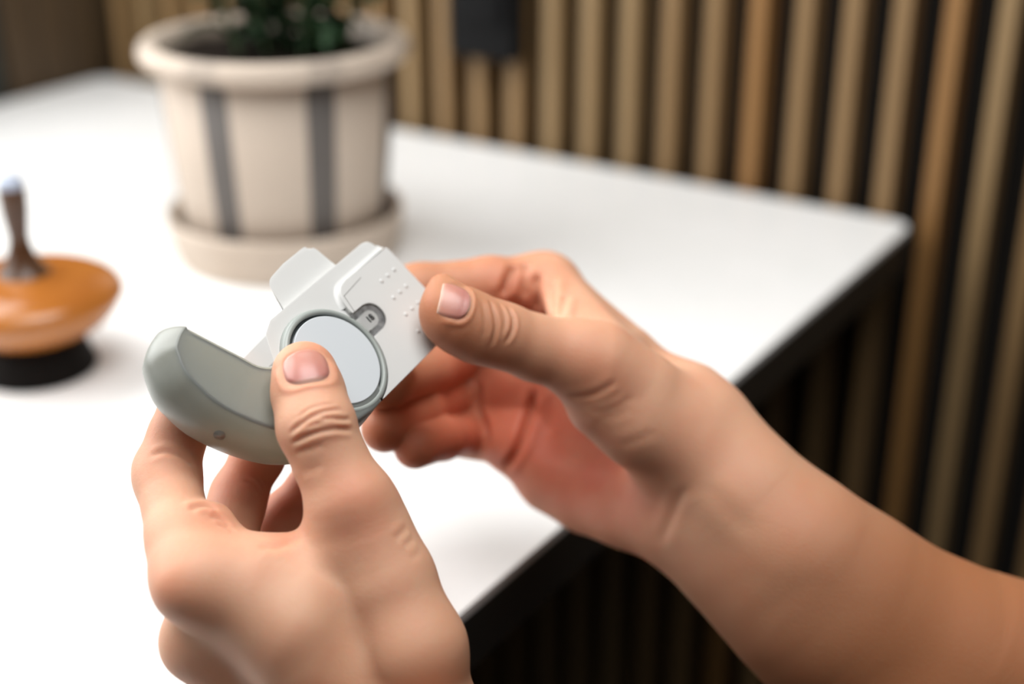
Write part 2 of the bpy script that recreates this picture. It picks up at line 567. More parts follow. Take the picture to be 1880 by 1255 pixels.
# raised front plate with the notch of the counter window
plate = round_poly([(-15.4, 46.2, 0.6), (17.1, 46.2, 0.6), (17.1, 2.5, 0)]) + arc(17.0, 12, 78, 14)
wx0, wx1, wc = -6.7, 2.3, 22.2
wr = (wx1 - wx0) / 2
wm = (wx0 + wx1) / 2
plate += [(wx1, 17.0), (wx1, wc)] + arc(wr, 0, 180, 14, (wm, wc))[1:] + [(wx0, 17.0)]
plate += [(-7.8, 17.0), (-9.4, 17.1), (-11.0, 17.5), (-12.6, 18.3), (-13.9, 19.4), (-14.8, 20.7), (-15.25, 22.2), (-15.4, 24.0)]
bm = bmesh.new()
poly_solid(bm, plate, -2.6, -0.7, 0.25, 2, True)
even_shade(obj('front_plate', bm, M_wp, inhaler, True))
# fillet running along the step between plate and shell
fil = [(-15.4, 45.6), (-15.4, 41.0), (-15.4, 36.0), (-15.4, 31.0), (-15.4, 27.0), (-15.4, 24.0), (-15.25, 22.2), (-14.8, 20.7), (-13.9, 19.4), (-12.6, 18.3), (-11.0, 17.5), (-9.4, 17.1)]
fil = [tuple(p) for p in smooth_profile(fil, 5)]
bm = bmesh.new()
rows = []
for i, p in enumerate(fil):
    q0 = np.array(fil[max(i - 1, 0)]); q1 = np.array(fil[min(i + 1, len(fil) - 1)])
    t = unit(q1 - q0); nrm = np.array([t[1], -t[0]])
    if nrm[0] > 0 and i < 3: nrm = -nrm
    nrm = nrm if nrm @ np.array([-1.0, -0.6]) > 0 else -nrm
    row = []
    for k in range(6):
        s = k / 5 * math.pi / 2
        off = 1.8 * (1 - math.sin(s)) - 0.12 * (k / 5); h = -0.74 - 1.60 * math.cos(s)
        row.append(bm.verts.new(((p[0] + nrm[0] * off) * MM, (p[1] + nrm[1] * off) * MM, h * MM)))
    rows.append(row)
for i in range(len(rows) - 1):
    for k in range(5):
        bm.faces.new((rows[i][k], rows[i + 1][k], rows[i + 1][k + 1], rows[i][k + 1]))
bmesh.ops.recalc_face_normals(bm, faces=bm.faces)
obj('step_fillet', bm, M_wp, inhaler, True)
# mouthpiece standing out of the long edge
mp = round_poly([(-18.5, 0.8, 0), (-29.8, 4.8, 4.5), (-30.9, 14.0, 0), (-30.9, 26.8, 4.5), (-18.5, 30.2, 0)], 8)
bm = bmesh.new()
poly_solid(bm, mp, -11.5, -4.5, 1.1, 4)
for v in bm.verts:                      # the rear narrows towards the air path
    back = max(0.0, -v.co.z / MM - 4.5) / 7.0
    v.co.y += 6.5 * MM * back * max(0.0, min(1.0, (14 - v.co.y / MM) / 14))
    v.co.x += 3.0 * MM * back * max(0.0, min(1.0, (-20 - v.co.x / MM) / 8))
even_shade(obj('mouthpiece', bm, M_wp, inhaler, True))
# fine moulded seam
def strip(bm, pts, w, h0, h1):
    for p, q in zip(pts[:-1], pts[1:]):
        p = np.array(p, float); q = np.array(q, float)
        t = unit(q - p); n_ = np.array([-t[1], t[0]]) * w / 2
        p = p - t * w / 2; q = q + t * w / 2
        poly_solid(bm, [tuple(p - n_), tuple(q - n_), tuple(q + n_), tuple(p + n_)], h0, h1)
bm = bmesh.new()
strip(bm, [(-13.0, 29.3), (-12.2, 17.6 + 1.6), (-6.9, 18.0)], 0.14, -1.2, -0.66)
obj('seam', bm, M_seam, inhaler)
# counter window
D_out = [(wx1, 14.9), (wx1, wc)] + arc(wr, 0, 180, 16, (wm, wc))[1:] + [(wx0, 15.6)]
bm = bmesh.new()
poly_solid(bm, D_out, -2.6, -1.5)
win = obj('counter_window', bm, M_win, inhaler)
D_in = [(wm + 2.5, 15.5), (wm + 2.5, wc - 0.6)] + arc(2.5, 0, 180, 14, (wm, wc - 0.6))[1:] + [(wm - 2.5, 15.5)]
bm = bmesh.new()
poly_solid(bm, D_in, -2.0, -1.25, 0.15, 2, True)
obj('drum', bm, M_drum, win)
bm = bmesh.new()
strip(bm, [(wm + 2.55, 18.0), (wm + 2.55, wc - 0.6)], 0.28, -1.6, -1.1)
strip(bm, [(wm - 2.55, 18.6), (wm - 2.55, wc - 0.6)], 0.22, -1.6, -1.1)
obj('lens_edge', bm, M_wp, win)
bm = bmesh.new()
poly_solid(bm, [(x * 0.985 + wm * 0.015, y) for x, y in D_out], -0.95, -0.62, 0.12, 2, True)
obj('lens', bm, M_glass, win)
fc = bpy.data.curves.new('digits', 'FONT')
fc.body = '18'
fc.size = 0.0029
fc.align_x = 'CENTER'; fc.align_y = 'CENTER'
fc.extrude = 0.00004
fc.offset = 0.00008
tmp = bpy.data.objects.new('digits_tmp', fc)
COL.objects.link(tmp)
bpy.context.view_layer.update()
me = bpy.data.meshes.new_from_object(tmp.evaluated_get(bpy.context.evaluated_depsgraph_get()))
bpy.data.objects.remove(tmp)
me.name = 'digits'
me.materials.clear()
dg = link_mesh('digits', me, M_ink, win)
# text runs along +b, its top towards -a
dg.matrix_local = Matrix(((0, -1, 0, (wm + 0.0) * MM), (1, 0, 0, (wc - 1.2) * MM), (0, 0, 1, -1.19 * MM), (0, 0, 0, 1)))
# braille dots
bm = bmesh.new()
bmesh.ops.create_uvsphere(bm, u_segments=16, v_segments=10, radius=0.72 * MM)
bmesh.ops.scale(bm, vec=(1, 1, 0.55), verts=bm.verts)
dot_me = bpy.data.meshes.new('braille_dot')
bm.to_mesh(dot_me); bm.free()
dot_me.materials.append(M_wp)
dot_me.polygons.foreach_set('use_smooth', [True] * len(dot_me.polygons))
for r_ in range(4):
    for c in range(3):
        if r_ == 3 and c == 2:
            continue
        o = bpy.data.objects.new('braille_dot', dot_me)
        COL.objects.link(o)
        o.parent = inhaler
        o.location = ((-8.2 + 6.1 * r_) * MM, (34.6 - 1.25 * r_ * 0.85 + 3.6 * c) * MM, -0.72 * MM)

# hub: ring, groove, pale disc
ringp = [(14.75, -3.0), (14.75, -0.55), (15.1, -0.05), (15.9, -0.05), (16.5, -0.6), (16.9, -1.6), (17.0, -3.0)]
obj('hub_ring', lathe([(r * MM, z * MM) for r, z in ringp], 96, True), M_gs, inhaler, True)
obj('hub_groove', lathe([(0, -1.1 * MM), (15.2 * MM, -1.1 * MM), (15.2 * MM, -2.9 * MM), (0, -2.9 * MM)], 96), M_groove, inhaler)
obj('disc', lathe([(0, 0.15 * MM), (13.6 * MM, 0.15 * MM), (13.8 * MM, 0.0), (13.8 * MM, -2.2 * MM), (0, -2.2 * MM)], 96), M_label, inhaler)

# swing cover: front plate, back plate and bulging outer wall
T_C = 18.6
outer = [(-34.0, -30.6), (-33.0, -34.2), (-31.2, -37.6), (-24.8, -40.7), (-19.5, -41.0), (-13.1, -40.2), (-5.5, -37.1), (1.9, -32.5), (8.0, -27.0), (12.4, -20.5), (15.4, -12.5), (16.9, -4.5), (17.0, 1.5)]
outer_s = [tuple(p) for p in smooth_profile(outer[2:], 5)]
outer_s = [tuple(p) for p in smooth_profile(outer[:3], 3)][:-1] + outer_s
rimc = [(-34.0, -30.6), (-32.3, -30.9), (-25.0, -27.7), (-18.3, -24.7), (-13.6, -22.7), (-10.6, -19.8), (-9.4, -16.5), (-10.5, -12.5)]
rim_s = [tuple(p) for p in smooth_profile(rimc[1:], 5)]
def inset(pts, d_):
    out = []
    for i, p in enumerate(pts):
        t = unit(np.array(pts[min(i + 1, len(pts) - 1)]) - np.array(pts[max(i - 1, 0)])); nr = np.array([t[1], -t[0]])
        if nr @ np.array([-8 - p[0], -20 - p[1]]) < 0: nr = -nr
        out.append((p[0] + nr[0] * d_, p[1] + nr[1] * d_))
    return out
cover_poly = inset(outer_s, 0.55) + [(12.0, 6.0), (6, -8), (-4, -11)] + list(reversed(rim_s))
cover = tag(bpy.data.objects.new('cover', None))
COL.objects.link(cover); cover.parent = inhaler
cover['label'] = 'grey swing cover'
bm = bmesh.new()
poly_solid(bm, cover_poly, -1.9, -0.2)
obj('front_wall', bm, M_gp, cover, False)
bm = bmesh.new()
poly_solid(bm, cover_poly, -T_C - 1.2, -T_C + 0.3)
obj('rear_wall', bm, M_gp, cover, False)
bm = bmesh.new()
rows = []
npts = len(outer_s)
for i, p in enumerate(outer_s):
    q0 = np.array(outer_s[max(i - 1, 0)]); q1 = np.array(outer_s[min(i + 1, npts - 1)])
    t = unit(q1 - q0); nr = np.array([t[1], -t[0]])
    if nr @ np.array([-8 - p[0], -20 - p[1]]) > 0: nr = -nr
    fade = min(1.0, max(0.0, (npts - 1 - i) / 22.0)) ** 0.7
    row = [(p[0] - nr[0] * 0.6, p[1] - nr[1] * 0.6, -0.2), (p[0] - nr[0] * 0.25, p[1] - nr[1] * 0.25, -0.26)]
    ncs = 16
    prof = [(k / ncs) for k in range(ncs + 1)]
    for s in prof:
        bul = 4.0 * fade * math.sin(math.pi * s) ** 0.85 if 0 < s < 1 else 0.0
        row.append((p[0] + nr[0] * bul, p[1] + nr[1] * bul, -0.55 - s * (T_C + 0.5)))
    for s in reversed(prof):
        bul = 4.0 * fade * math.sin(math.pi * s) ** 0.85 if 0 < s < 1 else 0.0
        row.append((p[0] + nr[0] * (bul - 1.5), p[1] + nr[1] * (bul - 1.5), -0.9 - s * (T_C + 0.1)))
    rows.append([bm.verts.new((x * MM, y * MM, z * MM)) for x, y, z in row])
for i in range(npts - 1):
    m_ = len(rows[i])
    for k in range(m_):
        l = (k + 1) % m_
        bm.faces.new((rows[i][k], rows[i][l], rows[i + 1][l], rows[i + 1][k]))
bm.faces.new(rows[0]); bm.faces.new(list(reversed(rows[-1])))
bmesh.ops.recalc_face_normals(bm, faces=bm.faces)
wallo = obj('outer_wall', bm, M_gp, cover, True)
# rounded lip along the open edge of the front wall, and the moulding mark
bm = bmesh.new()
lip = [np.array([p[0], p[1], -1.1]) for p in rim_s]
prev = None
for i, p in enumerate(lip):
    t = unit(lip[min(i + 1, len(lip) - 1)] - lip[max(i - 1, 0)])
    s1 = np.array([0, 0, 1.0]); s2 = np.cross(t, s1)
    ringv = [bm.verts.new(tuple((p + 0.95 * (math.cos(a) * s1 + math.sin(a) * s2)) * MM)) for a in [2 * math.pi * k / 10 for k in range(10)]]
    if prev:
        for k in range(10):
            bm.faces.new((prev[k], prev[(k + 1) % 10], ringv[(k + 1) % 10], ringv[k]))
    prev = ringv
bmesh.ops.recalc_face_normals(bm, faces=bm.faces)
obj('lip', bm, M_gp, cover, True)
bm = lathe([(0, 0.10 * MM), (0.7 * MM, 0.06 * MM), (0.95 * MM, -0.2 * MM), (1.5 * MM, -0.1 * MM), (1.7 * MM, -0.5 * MM)], 24)
gp = Vector((-6.5 * MM, -41.9 * MM, -7.3 * MM))
gn = Vector((0.41, -0.91, 0.30)).normalized()
bmesh.ops.transform(bm, matrix=Matrix.Translation(gp) @ gn.to_track_quat('Z', 'Y').to_matrix().to_4x4(), verts=bm.verts)
obj('moulding_mark', bm, M_gp, cover, True)
# ----------------------------------------------------------------------------
# the person's two hands and forearms: each one continuous surface, grown as a smooth
# union of tapered limbs (bones, muscle pads, webs) and meshed on a fine lattice
# ----------------------------------------------------------------------------
F32 = np.float32
def V3(q):
    """(px, py, depth m, radius mm) -> camera-frame mm point"""
    return view_pt(q[0], q[1], q[2] * 1000.0)

def sd_cone(P, a, b, ra, rb):
    ba = b - a
    L2 = float(ba @ ba) + 1e-9
    ap = P - a
    t = ap @ (ba / L2)
    np.minimum(t, 1.0, out=t); np.maximum(t, 0.0, out=t)
    ap -= t[:, None] * ba
    return np.sqrt(np.einsum('ij,ij->i', ap, ap)) - (ra + (rb - ra) * t)

def sd_tri(P, a, b, c, r):
    """thick triangle; r = (ra, rb, rc) interpolated"""
    ab = b - a; ac = c - a
    n = np.cross(ab, ac); n2 = float(n @ n)
    ap = P - a
    w = np.cross(ab, ap) @ n / n2      # weight of c
    v = np.cross(ap, ac) @ n / n2      # weight of b
    u = 1 - v - w
    inside = (u >= 0) & (v >= 0) & (w >= 0)
    din = np.abs(ap @ n) / math.sqrt(n2) - (u * r[0] + v * r[1] + w * r[2])
    e = np.minimum(np.minimum(sd_cone(P, a, b, r[0], r[1]), sd_cone(P, b, c, r[1], r[2])), sd_cone(P, c, a, r[2], r[0]))
    return np.where(inside, np.minimum(din, e), e)

def smin(a, b, k):
    h = np.minimum(np.maximum(0.5 + 0.5 * (b - a) / k, 0.0), 1.0)
    return b + (a - b) * h - k * h * (1 - h)

class Hand:
    def __init__(self, palm, tris, fingers, kpalm=7.0, soft=0):
        self.prims = []; self.kprim = []
        for ci, ch in enumerate(palm):
            pts = [V3(q) for q in ch]
            for i in range(len(ch) - 1):
                self.prims.append(('c', pts[i], pts[i + 1], ch[i][3], ch[i + 1][3]))
                self.kprim.append(kpalm if ci < len(palm) - soft else 15.0)
        for t in tris:
            self.prims.append(('t', V3(t[0]), V3(t[1]), V3(t[2]), (t[0][3], t[1][3], t[2][3])))
            self.kprim.append(kpalm)
        self.fingers = []
        for f in fingers:
            ch = f['pts']
            pts = [V3(q) for q in ch]
            segs = [(pts[i], pts[i + 1], ch[i][3], ch[i + 1][3]) for i in range(len(ch) - 1)]
            extra = [(V3(q), q[3], k) for q, k in f.get('pads', [])]
            self.fingers.append((segs, f.get('k', 6.0), V3(ch[f.get('base', 0)]), f.get('reach', 14.0), extra, f.get('kj', 2.5)))
        self.kpalm = kpalm
        allp = [V3(q) for ch in palm for q in ch] + [p for s in self.fingers for seg in s[0] for p in seg[:2]] + [V3(q) for t in tris for q in t]
        allr = max([q[3] for ch in palm for q in ch])
        A = np.array(allp)
        self.lo = A.min(0) - allr - 6
        self.hi = A.max(0) + allr + 6

    def sdf(self, P, cell=14.0):
        """distance to the skin; points are handled in small cells so that far limbs can be skipped"""
        P = np.asarray(P, float)
        if len(P) < 4000:
            return self._sdf(P, None, None)
        out = np.empty(len(P))
        key = np.floor((P - self.lo) / cell).astype(np.int64)
        code = (key[:, 0] * 4096 + key[:, 1]) * 4096 + key[:, 2]
        order = np.argsort(code, kind='stable')
        cut = np.flatnonzero(np.diff(code[order])) + 1
        segs = np.split(order, cut)
        first = order[np.concatenate([[0], cut])]
        C = self.lo + (key[first] + 0.5) * cell
        rad = cell * 0.867
        dp = np.stack([sd_cone(C, *pr[1:]) if pr[0] == 'c' else sd_tri(C, *pr[1:]) for pr in self.prims], 1)
        df = np.stack([np.min([sd_cone(C, *sg) for sg in f[0]], axis=0) for f in self.fingers], 1)
        lim = np.minimum(dp.min(1), df.min(1)) + 2 * rad + max(self.kprim) + 4.0     # anything farther cannot shape the skin here
        kp = dp <= lim[:, None]; kf = df <= lim[:, None]
        for i, seg in enumerate(segs):
            out[seg] = self._sdf(P[seg], kp[i], kf[i])
        return out

    def _sdf(self, P, kp, kf):
        d = None
        for i, pr in enumerate(self.prims):
            if kp is not None and not kp[i]: continue
            e = sd_cone(P, *pr[1:]) if pr[0] == 'c' else sd_tri(P, *pr[1:])
            d = e if d is None else smin(d, e, self.kprim[i])
        if d is None: d = np.full(len(P), 1e3)
        res = d
        for i, (segs, k, base, reach, extra, kj) in enumerate(self.fingers):
            if kf is not None and not kf[i]: continue
            f = None
            for sg in segs:
                e = sd_cone(P, *sg)
                f = e if f is None else smin(f, e, kj)
            for c, r, ke in extra:
                v = P - c
                f = smin(f, np.sqrt(np.einsum('ij,ij->i', v, v)) - r, ke)
            v = P - base
            dist = np.sqrt(np.einsum('ij,ij->i', v, v))
            w = np.clip(1.0 - (dist - reach) / reach, 0, 1)
            kk = 0.3 + (k - 0.3) * w * w * (3 - 2 * w)
            res = np.minimum(res, smin(d, f, kk))
        return res

    def grad(self, P, e=0.25):
        K = np.array([[1, -1, -1], [-1, -1, 1], [-1, 1, -1], [1, 1, 1]], float)
        g = np.zeros_like(P)
        for k in K:
            g += k * self.sdf(P + k * e)[:, None]
        return g / (np.linalg.norm(g, axis=1, keepdims=True) + 1e-9)

    def hit(self, pix, start=250.0):
        """points of the surface first met along the lines through the given pixels"""
        pix = np.asarray(pix, float)
        R = np.c_[(pix[:, 0] - 940) / FPX, (pix[:, 1] - 627.5) / FPX, np.ones(len(pix))]
        L = np.linalg.norm(R, axis=1, keepdims=True); R = R / L
        t = np.full(len(pix), start)
        for _ in range(140):
            d = self.sdf(R * t[:, None])
            t += np.clip(d, -4, 8) * 0.8
        return R * t[:, None], np.abs(d) < 0.3

    def cast(self, O, D, n=60, reach=17.0):
        t = np.zeros(len(O))
        for _ in range(n):
            t += np.clip(self.sdf(O + D * t[:, None]), -3, 3) * 0.9
        t = np.where(t > reach, np.median(t), t)
        return O + D * t[:, None]

def surface_nets(hand, h):
    lo, hi = hand.lo, hand.hi
    B = 8
    H = B * h
    nb = np.ceil((hi - lo) / H).astype(int)
    ax = [lo[i] + (np.arange(nb[i]) + 0.5) * H for i in range(3)]
    G = np.stack(np.meshgrid(*ax, indexing='ij'), -1).reshape(-1, 3)
    dc = hand.sdf(G, 40.0).reshape(nb)
    need = np.abs(dc) < H * 1.15
    dims = nb * B
    D = np.repeat(np.repeat(np.repeat(np.where(dc < 0, -1.0, 1.0).astype(F32), B, 0), B, 1), B, 2)
    idx = np.argwhere(need)
    off = (np.stack(np.meshgrid(np.arange(B), np.arange(B), np.arange(B), indexing='ij'), -1).reshape(-1, 3) + 0.5) * h
    for s in range(0, len(idx), 1500):
        ib = idx[s:s + 1500]
        P = (lo + ib * H)[:, None, :] + off[None]
        d = hand.sdf(P.reshape(-1, 3)).reshape(len(ib), B, B, B)
        for q, (i, j, k) in enumerate(ib):
            D[i * B:i * B + B, j * B:j * B + B, k * B:k * B + B] = d[q]
    S = D < 0
    a = S[:-1, :-1, :-1]
    anyv = a.copy(); allv = a.copy()
    for dx in (0, 1):
        for dy in (0, 1):
            for dz in (0, 1):
                c = S[dx:S.shape[0] - 1 + dx, dy:S.shape[1] - 1 + dy, dz:S.shape[2] - 1 + dz]
                anyv |= c; allv &= c
    act = np.argwhere(anyv & ~allv)
    vid = np.full(a.shape, -1, np.int32)
    vid[act[:, 0], act[:, 1], act[:, 2]] = np.arange(len(act))
    corners = [(dx, dy, dz) for dx in (0, 1) for dy in (0, 1) for dz in (0, 1)]
    val = {c: D[act[:, 0] + c[0], act[:, 1] + c[1], act[:, 2] + c[2]] for c in corners}
    acc = np.zeros((len(act), 3)); cnt = np.zeros(len(act))
    for c1 in corners:
        for axn in range(3):
            if c1[axn] == 0:
                c2 = tuple(1 if i == axn else c1[i] for i in range(3))
                v1, v2 = val[c1], val[c2]
                m = (v1 < 0) != (v2 < 0)
                t = np.where(m, v1 / np.where(m, v1 - v2, 1), 0)
                p = np.tile(np.array(c1, float), (len(act), 1)); p[:, axn] += t
                acc[m] += p[m]; cnt[m] += 1
    V = lo + (act + acc / cnt[:, None] + 0.5) * h
    faces = []
    for axn in range(3):
        o1, o2 = [(1, 2), (2, 0), (0, 1)][axn]
        sl1 = [slice(None)] * 3; sl2 = [slice(None)] * 3
        sl1[axn] = slice(0, -1); sl2[axn] = slice(1, None)
        A_ = S[tuple(sl1)]; B_ = S[tuple(sl2)]
        e = np.argwhere(A_ != B_)
        ok = (e[:, o1] > 0) & (e[:, o2] > 0) & (e[:, o1] < vid.shape[o1]) & (e[:, o2] < vid.shape[o2])
        e = e[ok]
        ins = S[e[:, 0], e[:, 1], e[:, 2]]
        def vv(d1, d2):
            q = e.copy(); q[:, o1] += d1; q[:, o2] += d2
            return vid[q[:, 0], q[:, 1], q[:, 2]]
        quad = np.stack([vv(-1, -1), vv(0, -1), vv(0, 0), vv(-1, 0)], 1)
        quad[~ins] = quad[~ins][:, ::-1]
        faces.append(quad)
    Fq = np.concatenate(faces)
    Fq = Fq[(Fq >= 0).all(1)]
    for _ in range(3):
        n = hand.grad(V); V = V - n * np.clip(hand.sdf(V), -h, h)[:, None]
    return V, Fq

def seg_dist(P, line):
    """distance to a polyline and the position along it (0..1)"""
    best = np.full(len(P), 1e9); par = np.zeros(len(P))
    Ls = [np.linalg.norm(line[i + 1] - line[i]) for i in range(len(line) - 1)]
    tot = sum(Ls); s0 = 0
    for i in range(len(line) - 1):
        a, b = line[i], line[i + 1]
        ba = b - a
        t = np.clip(((P - a) @ ba) / (ba @ ba + 1e-9), 0, 1)
        d = np.linalg.norm(P - a - t[:, None] * ba, axis=1)
        m = d < best
        best[m] = d[m]; par[m] = ((s0 + t * Ls[i]) / tot)[m]
        s0 += Ls[i]
    return best, par

def smoothstep(x):
    x = np.clip(x, 0, 1)
    return x * x * (3 - 2 * x)

def add_creases(hand, V, Nrm, creases):
    """skin folds: a narrow groove with softly raised shoulders, fading out at both ends"""
    disp = np.zeros(len(V))
    lines = [np.array(smooth_profile([np.array(p, float) for p in pix], 4)) for pix, _, _, _ in creases]
    H, OK = hand.hit(np.vstack(lines))
    s = 0
    for c, (_, depth, sig, shoulder) in zip(lines, creases):
        pts, ok = H[s:s + len(c)], OK[s:s + len(c)]
        s += len(c)
        pts = pts[ok]
        if len(pts) < 2: continue
        jump = np.flatnonzero(np.linalg.norm(np.diff(pts, axis=0), axis=1) > 4.5)
        if len(jump):
            pts = max(np.split(pts, jump + 1), key=len)
            if len(pts) < 2: continue
        lo = pts.min(0) - 6 * sig; hi = pts.max(0) + 6 * sig
        m = np.all((V > lo) & (V < hi), axis=1)
        if not m.any(): continue
        d, t = seg_dist(V[m], pts)
        fade = smoothstep(t / 0.22) * smoothstep((1 - t) / 0.22)
        disp[m] += fade * (-depth * np.exp(-(d / sig) ** 2) + shoulder * np.exp(-((d - 2.2 * sig) / (1.2 * sig)) ** 2))
    return V + Nrm * disp[:, None]

def blob(hand, V, Nrm, spots):
    """broad soft rises and hollows (tendons, knuckles): (px, py, height mm, radius mm)"""
    disp = np.zeros(len(V))
    pts, ok = hand.hit([(s[0], s[1]) for s in spots])
    for s, p, o in zip(spots, pts, ok):
        if not o: continue
        d = np.linalg.norm(V - p, axis=1)
        disp += s[2] * np.exp(-(d / s[3]) ** 2)
    return V + Nrm * disp[:, None]

def build_hand(hand, h, creases, spots, nails, red_spots, base_red):
    V, Fq = surface_nets(hand, h)
    Nrm = hand.grad(V, 0.5)
    V0 = V.copy()
    if spots: V = blob(hand, V, Nrm, spots)
    V = add_creases(hand, V, Nrm, creases)
    # nail beds: sunk slightly below the surrounding folds
    nail_meshes = []
    for nl in nails:
        c, ax, nrm, half_w, half_l = nail_frame(hand, nl)
        side = np.cross(nrm, ax)
        q = V0 - c
        x = (q @ side) / half_w; y = (q @ ax) / half_l; z = q @ nrm
        m = (np.abs(z) < 9) & (Nrm @ nrm > -0.1)
        rad = (np.abs(x) ** 3.0 + np.abs(y) ** 3.0) ** (1 / 3.0)
        prox = smoothstep((0.75 - y) / 0.8)          # fold only beside and behind the nail
        fold = 0.42 * np.exp(-((rad - 1.16) / 0.13) ** 2) * prox
        bed = -0.35 * smoothstep((1.03 - rad) / 0.12)
        V = V + Nrm * (np.where(m, fold + bed, 0.0))[:, None]
        nail_meshes.append(nail_mesh(hand, c, ax, nrm, side, half_w, half_l, nl))
    # pigment: redder finger tips, knuckles, palm side
    red = np.full(len(V), base_red)
    tops, _ = hand.hit([p[:2] for p, _, _ in red_spots])
    for (p, rr, amt), tp in zip(red_spots, tops):
        d = np.linalg.norm(V0 - tp, axis=1)
        red += amt * np.exp(-(d / rr) ** 2)
    return V, Fq, np.clip(red, 0, 1), nail_meshes

def nail_frame(hand, nl):
    p, ok = hand.hit([nl['center']])
    c = p[0]
    n = hand.grad(c[None], 1.5)[0]
    if 'normal' in nl:
        n = unit(np.array(nl['normal'], float))
        far = c + n * 30
        # re-centre from outside along the wanted normal
        c = hand.cast((c + n * 14)[None], (-n)[None])[0]
    ax = unit(V3(nl['tip']) - V3(nl['root']))
    ax = unit(ax - n * (ax @ n))
    return c, ax, n, nl['w'] / 2, nl['l'] / 2

def nail_mesh(hand, c, ax, nrm, side, hw, hl, nl, n=26):
    verts = []; faces = []
    g = np.linspace(-1, 1, n)
    X, Y = np.meshgrid(g, g, indexing='xy')
    # square -> rounded square, proximal end rounder than the free edge
    ex = 1 - 0.10 * Y ** 4 - 0.16 * np.clip(-Y, 0, 1) ** 3
    xs = X * ex
    ys = Y - 0.22 * (np.abs(X) ** 3) * np.clip(-Y, 0, 1) * -1 - 0.12 * (np.abs(X) ** 2.5) * np.clip(Y, 0, 1)
    O = c + xs.reshape(-1, 1) * hw * side + ys.reshape(-1, 1) * hl * ax + nrm * 12
    S = hand.cast(O, np.tile(-nrm, (len(O), 1)))
    x = xs.reshape(-1); y = ys.reshape(-1)
    rad = (np.abs(X) ** 4 + (np.abs(Y) if nl.get('short') else np.clip(-Y, 0, 1)) ** 4).reshape(-1) ** 0.25
    hgt = 0.28 - 0.75 * smoothstep((rad - 0.80) / 0.2) + (0.0 if nl.get('short') else 0.10) * smoothstep((Y.reshape(-1) - 0.4) / 0.6)
    gn = hand.grad(S, 1.0)
    gn = 0.5 * gn + 0.5 * nrm; gn /= np.linalg.norm(gn, axis=1, keepdims=True)
    topv = S + gn * hgt[:, None]
    botv = topv - gn * 0.45
    allv = np.vstack([topv, botv])
    N2 = n * n
    for j in range(n - 1):
        for i in range(n - 1):
            a = j * n + i
            faces.append((a, a + 1, a + n + 1, a + n))
            faces.append((N2 + a, N2 + a + n, N2 + a + n + 1, N2 + a + 1))
    bnd = [i for i in range(n)] + [j * n + n - 1 for j in range(1, n)] + [(n - 1) * n + i for i in range(n - 2, -1, -1)] + [j * n for j in range(n - 2, 0, -1)]
    for i in range(len(bnd)):
        a, b = bnd[i], bnd[(i + 1) % len(bnd)]
        faces.append((b, a, N2 + a, N2 + b))
    yy = np.concatenate([Y.reshape(-1), Y.reshape(-1)])
    return allv, faces, yy

# --- left hand (enters from below): thumb on the disc, fingers behind the cover
L_palm = [
    [(657, 960, .384, 11.5), (708, 1062, .391, 12.2), (762, 1190, .396, 13.2), (781, 1290, .40, 13.7)],      # thumb metacarpal
    [(374, 1054, .382, 9.6), (450, 1086, .386, 11.2), (540, 1150, .391, 12.2), (655, 1300, .398, 12.5), (700, 1420, .40, 13.0)],
    [(350, 1077, .386, 8.6), (414, 1141, .396, 8.4), (487, 1210, .4035, 8.8), (600, 1325, .411, 10.0)],      # index metacarpal
    [(352, 990, .386, 4.2), (392, 958, .3865, 3.6), (430, 992, .389, 3.6)],                                     # fold at the root of the index finger
    [(370, 1176, .402, 9.8), (508, 1288, .406, 10.0), (660, 1440, .386, 12.0)],                                # middle metacarpal
    [(425, 1250, .424, 9.5), (540, 1350, .411, 10.0), (690, 1470, .374, 12.0)],
    [(500, 1300, .432, 9.0), (600, 1390, .400, 9.5), (730, 1490, .368, 12.0)],
    [(700, 1430, .380, 17.0), (850, 1640, .335, 19.0), (990, 1830, .295, 23.0), (1250, 2350, .245, 29.0)],                                # wrist, forearm
    [(788, 1350, .394, 15.0), (910, 1600, .340, 19.0), (1060, 1830, .295, 23.0), (1300, 2350, .245, 29.0)],
]
L_tris = [
    [(400, 1060, .3835, 7.5), (625, 1035, .389, 7.0), (700, 1300, .398, 10.5)],
    [(400, 1060, .3835, 8.0), (700, 1300, .398, 11.0), (560, 1230, .393, 11.5)],
    [(420, 1022, .386, 4.6), (592, 1014, .388, 4.6), (560, 1090, .387, 7.0)],
    [(505, 1285, .410, 9.5), (690, 1430, .385, 12.0), (740, 1250, .402, 12.0)],
    [(425, 1250, .424, 9.0), (600, 1390, .400, 9.0), (500, 1300, .432, 9.0)],
]
